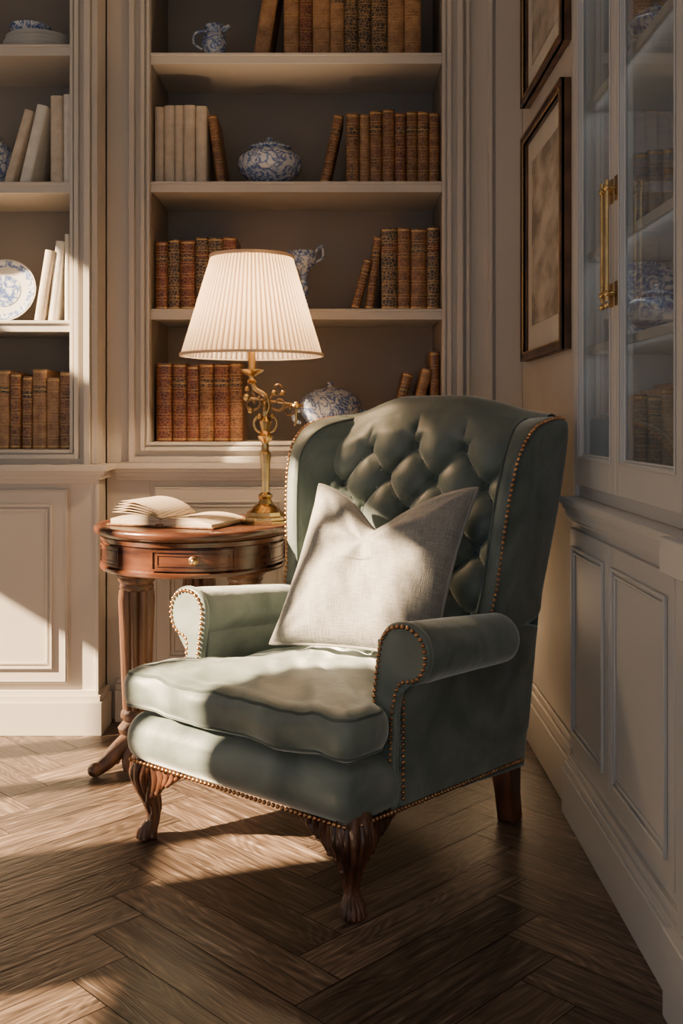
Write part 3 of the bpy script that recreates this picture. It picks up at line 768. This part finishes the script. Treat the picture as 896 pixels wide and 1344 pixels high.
for side in (1,-1):
    R_=side>0
    AF=-.198 if R_ else -.165
    ow=cr([(.242,.560),(.240,.70),(.243,.84),(.256,.97),(.285,1.06),(.35,1.122),(.45,1.150),(.545,1.155),(.583,1.12),(.578,.95),(.556,.80),(.53,.66),(.50,.560)],5,True)
    def mw(u,v_,w,side=side,R_=R_):
        t=max(0,min(1,(v_-.56)/.55)); fl=(.066*t if R_ else .026*t)
        fx=.360+fl+ .012*t*max(0,(.40-u)/.2)*(1 if R_ else .3)
        k=max(0,min(1,(u-.27)/.22))
        if w<0: w=w*(1+(2.3 if R_ else 4.0)*k*min(1,t*2+.2))
        return (side*(fx+w),u+(0 if R_ else .026),v_+(0 if R_ else .004*t))
    mb=MB(); mb.add(pad([(p.x,p.y) for p in ow],.052,.004,.022,.8,12,10),VL,mw)
    A=[p for p in ow[:36]]
    cen=Vector((.42,.88))
    pth=[]
    for p in A:
        d=(Vector((p.x,p.y))-cen).normalized(); q=Vector((p.x,p.y))-d*.006; pth.append(mw(q.x,q.y,-.022))
    mb.add(tube(pth,.0045,8),VD)
    mb.obj('wing_%s'%('right' if side>0 else 'left'),ch,angle=60)
    nb=MB(); pth=[]
    for p in A[:]:
        d=(Vector((p.x,p.y))-cen).normalized(); q=Vector((p.x,p.y))-d*.004; pth.append(mw(q.x,q.y,.0215))
    for q in resample(pth,.0145): nb.add(sphere(q,.0056,8,6),M['nail'])
    os_=dens([(AF+.008,.215),(.425,.165),(.465,.36),(.510,.60),(.25,.62),(AF+.008,.625)],.04)
    mb=MB(); mb.add(pad(os_,.074,.003,.012,.5,6,8),VL,lambda u,v_,w:(side*(.349+w),u,v_+sh(u)*(1 if v_>.3 else .3)))
    mb.obj('side_panel_%s'%('right' if side>0 else 'left'),ch,angle=60)
    CX=.412 if R_ else .370
    v=[];f=[]
    ysn=30; nn=40
    for j in range(ysn+1):
        t=j/ysn; y=AF-.004+.50*t
        Rr=.077-.010*t; cx=CX-.006*t
        e=max(0,(t-.86)/.14); Rr*=math.sqrt(max(0.02,1-e*e*.95)); cx-=.02*e
        if t<.06: Rr*=.9+.1*math.sqrt(t/.06)
        for k in range(nn):
            a=2*pi*k/nn
            gath=1+.018*math.cos(a*12)*max(0,1-t*4)+.02*noise.noise(Vector((math.cos(a)*2,y*9,side)))
            v.append((side*(cx+Rr*gath*math.cos(a)),y,.606+Rr*gath*.98*math.sin(a)+sh(y)*1.3))
    for j in range(ysn):
        for k in range(nn): k2=(k+1)%nn; f.append((j*nn+k,j*nn+k2,(j+1)*nn+k2,(j+1)*nn+k))
    f.append(tuple(range(nn))); f.append(tuple(ysn*nn+k for k in range(nn)))
    mb=MB(); mb.add((v,f),VL)
    dxs=CX-.397
    of=cr([(.316,.235),(.352,.225),(.384,.235),(.386,.36),(.388+dxs*.3,.47),(.398+dxs*.8,.525),(.425+dxs,.535),(.455+dxs,.555),(.471+dxs,.600),(.460+dxs,.648),(.430+dxs,.674),(.395+dxs,.682),(.355+dxs,.672),(.327+dxs,.640),(.317+dxs*.8,.590),(.314,.46),(.314,.34)],5,True)
    mb.add(pad([(p.x,p.y) for p in of],.022,.004,.010,.8,6,8),VL,lambda u,v_,w:(side*u,AF-.008+w,v_-.012))
    mb.obj('arm_%s'%('right' if side>0 else 'left'),ch,angle=60)
    pth=[]; k=len(of)
    for i in range(9,76):
        p=Vector((of[i].x,of[i].y)); t=(of[(i+1)%k]-of[i-1]).normalized(); nrm=Vector((-t.y,t.x)); q=p+Vector((nrm.x,nrm.y))*.011
        pth.append((side*q.x,AF-.0225,q.y-.012))
    for q in resample(pth,.0145): nb.add(sphere(q,.0056,8,6),M['nail'])
    for q in resample([(side*.389,AF+.012,.50),(side*.389,AF+.012,.235)],.0145): nb.add(sphere(q,.0056,8,6),M['nail'])
    for q in resample([(side*.389,-.35,.226),(side*.389,.415,.226+sh(.415))],.0145): nb.add(sphere(q,.0056,8,6),M['nail'])
    if side>0:
        for q in resample([(-.372,-.386,.226),(.370,-.386,.226)],.0145): nb.add(sphere(q,.0056,8,6),M['nail'])
    nb.obj('nailheads_%s'%('right' if side>0 else 'left'),ch)
# front legs (carved cabriole with acanthus ears)
for side in (1,-1):
    mb=MB(); Lw=M['legwood']
    c=Vector((side*.340,-.325,0)); d=Vector((side*.7,-.7,0)).normalized()
    pts=[c+d*.004+Vector((0,0,.232)),c+d*.020+Vector((0,0,.200)),c+d*.026+Vector((0,0,.165)),c+d*.016+Vector((0,0,.125)),c+d*.006+Vector((0,0,.085)),c+d*.006+Vector((0,0,.055)),c+d*.016+Vector((0,0,.032)),c+d*.022+Vector((0,0,.014)),c+d*.022+Vector((0,0,.001))]
    P2=cr(pts,5); R0=[.046,.047,.038,.028,.021,.018,.023,.029,.024]
    R2=[v_.x for v_ in cr([(r,0,0) for r in R0],5)]
    mb.add(tube(P2,R2,48,mod=lambda a,t:1+(.10*math.cos(8*a) if t<.55 else .09*math.cos(5*a))*(1 if t>.03 else .3)),Lw)
    for ax in (Vector((-side,0,0)),Vector((0,1,0))):
        s0=c+d*.040
        for (l,z0,z1,r) in ((.040,.222,.108,.017),(.062,.222,.132,.0165),(.084,.222,.142,.016),(.106,.222,.164,.0145),(.127,.222,.172,.013),(.146,.222,.187,.010)):
            q=[s0+ax*(l-.006)+Vector((0,0,z0)),s0+ax*(l*1.03)+Vector((0,0,(z0+z1)/2)),s0+ax*(l*.88-.006)+Vector((0,0,z1))]
            P3=cr(q,5); mb.add(tube(P3,[r*(1-.55*(i/10)**2) for i in range(11)],12),Lw)
            mb.add(sphere(P3[-1],r*.62,8,6),Lw)
    for k in range(-3,4):
        a=k*.42; dd=Vector((d.x*math.cos(a)-d.y*math.sin(a),d.x*math.sin(a)+d.y*math.cos(a),0))
        q=[c+d*.01+dd*.040+Vector((0,0,.222)),c+d*.02+dd*.046+Vector((0,0,.185)),c+dd*.030+d*.018+Vector((0,0,.140)),c+dd*.020+d*.012+Vector((0,0,.105+.012*(k%2)))]
        P3=cr(q,5); mb.add(tube(P3,[.0095-.006*i/15 for i in range(16)],8),Lw)
        q=[c+d*.012+dd*.013+Vector((0,0,.050)),c+d*.02+dd*.024+Vector((0,0,.030)),c+d*.02+dd*.030+Vector((0,0,.0085))]
        mb.add(tube(cr(q,4),.0065,8),Lw)
    mb.obj('front_leg_%s'%('right' if side>0 else 'left'),ch,angle=60)
    mb=MB()
    v=[];f=[]
    for j,(y,z,h) in enumerate([(.375,.22,.034),(.378,.15,.032),(.388,.08,.028),(.402,.0005,.027)]):
        for sx,sy in ((-1,-1),(1,-1),(1,1),(-1,1)): v.append((side*.350+sx*h,y+sy*h,z))
    for j in range(3):
        for k in range(4): k2=(k+1)%4; f.append((j*4+k,j*4+k2,(j+1)*4+k2,(j+1)*4+k))
    f+=[(0,1,2,3),(12,13,14,15)]
    mb.add((v,f),Lw); mb.obj('back_leg_%s'%('right' if side>0 else 'left'),ch,bevel=.004,angle=40)

# ------------------------------------------------------------------ linen pillow
C=Vector((.056,.142,.731)); U=Vector((.240,.062,.0)); Vv=Vector((0,.112,.226)); Nn=U.cross(Vv).normalized()
n=72; TH=.100
def pp(u,v_,sgn):
    ku=1-.07*(1-v_*v_)**1.0; kv=1-.04*(1-u*u)
    uu=u*ku; vv=v_*kv
    if v_<0: vv-= -.02*(1-u*u)
    chop=math.exp(-(abs(u+.06)/.46)**1.5)*max(0,(v_+.3)/1.3)**1.7
    vv-=.56*chop
    t=(max(0,1-abs(u)**3.4)*max(0,1-abs(v_)**3.4))**.54
    t*= (1-.38*chop)
    wr=noise.noise(Vector((u*2.2,v_*2.2,3+sgn)))*.14
    an=math.atan2(v_-.40,u+.06); rad=math.hypot(v_-.40,u+.06)
    fold=.10*math.sin(an*6+1)*math.exp(-((rad-.5)/.38)**2)
    for (cu,cv) in ((-1,-1),(1,-1),(-1,1),(1,1)):
        aa=math.atan2(v_-cv,u-cu); rd=math.hypot(v_-cv,u-cu)
        fold+=.05*math.sin(aa*11+cu)*math.exp(-((rd-.35)/.25)**2)
    fold+=noise.noise(Vector((u*6+v_*3,v_*3,5+sgn)))*.06
    w=TH*(t*(1+wr)+fold*t)
    if sgn<0: w*=.72
    p=C+U*uu+Vv*vv+Nn*(sgn*w)
    if p.z<.507: p.z=.507
    return p
v=[];f=[];uvl=[]
for sgn in (1,-1):
    for j in range(n+1):
        for i in range(n+1): v.append(pp(-1+2*i/n,-1+2*j/n,sgn))
o2=(n+1)**2
for s_,o_ in ((1,0),(-1,o2)):
    for j in range(n):
        for i in range(n):
            a=o_+j*(n+1)+i; q=(a,a+1,a+n+2,a+n+1); f.append(q if s_>0 else q[::-1])
            w_=[(i/n,j/n),((i+1)/n,j/n),((i+1)/n,(j+1)/n),(i/n,(j+1)/n)]; uvl+= w_ if s_>0 else w_[::-1]
me=bpy.data.meshes.new('linen_throw_pillow'); me.from_pydata([tuple(p) for p in v],[],f); me.materials.append(M['linen'])
ul=me.uv_layers.new(name='UVMap')
for i,u in enumerate(uvl): ul.data[i].uv=u
me.shade_smooth(); 
pe=empty('linen_throw_pillow',(-.04,2.83,0),-math.atan2(.624,.782))
po=bpy.data.objects.new('pillow_body',me); sc.collection.objects.link(po); po.parent=pe
bd=[pp(-1+2*i/n,-1,0) for i in range(n)]+[pp(1,-1+2*i/n,0) for i in range(n)]+[pp(1-2*i/n,1,0) for i in range(n)]+[pp(-1,1-2*i/n,0) for i in range(n)]
mb=MB(); mb.add(tube(bd,.0055,8,True),M['linen']); mb.obj('pillow_piping',pe,angle=60)

# ------------------------------------------------------------------ light
su=bpy.data.lights.new('sun','SUN'); su.energy=52; su.color=(1,.725,.45); su.angle=math.radians(1.1)
so=bpy.data.objects.new('sun',su); sc.collection.objects.link(so)
d=Vector((1,.36,-.62)); so.rotation_euler=d.to_track_quat('-Z','Y').to_euler(); so.location=(-6,0,5)
w=bpy.data.worlds.new('sky'); sc.world=w; w.use_nodes=True; bg=w.node_tree.nodes['Background']
bg.inputs[0].default_value=(.80,.88,1,1); bg.inputs[1].default_value=.66

cam=bpy.data.cameras.new('camera'); co=bpy.data.objects.new('camera',cam); sc.collection.objects.link(co); sc.camera=co
co.location=(0,0,1.15); co.rotation_euler=(pi/2,0,0)
cam.sensor_width=36; cam.sensor_fit='AUTO'; cam.lens=36*1335/1344; cam.shift_y=-122/1344; cam.clip_start=.02
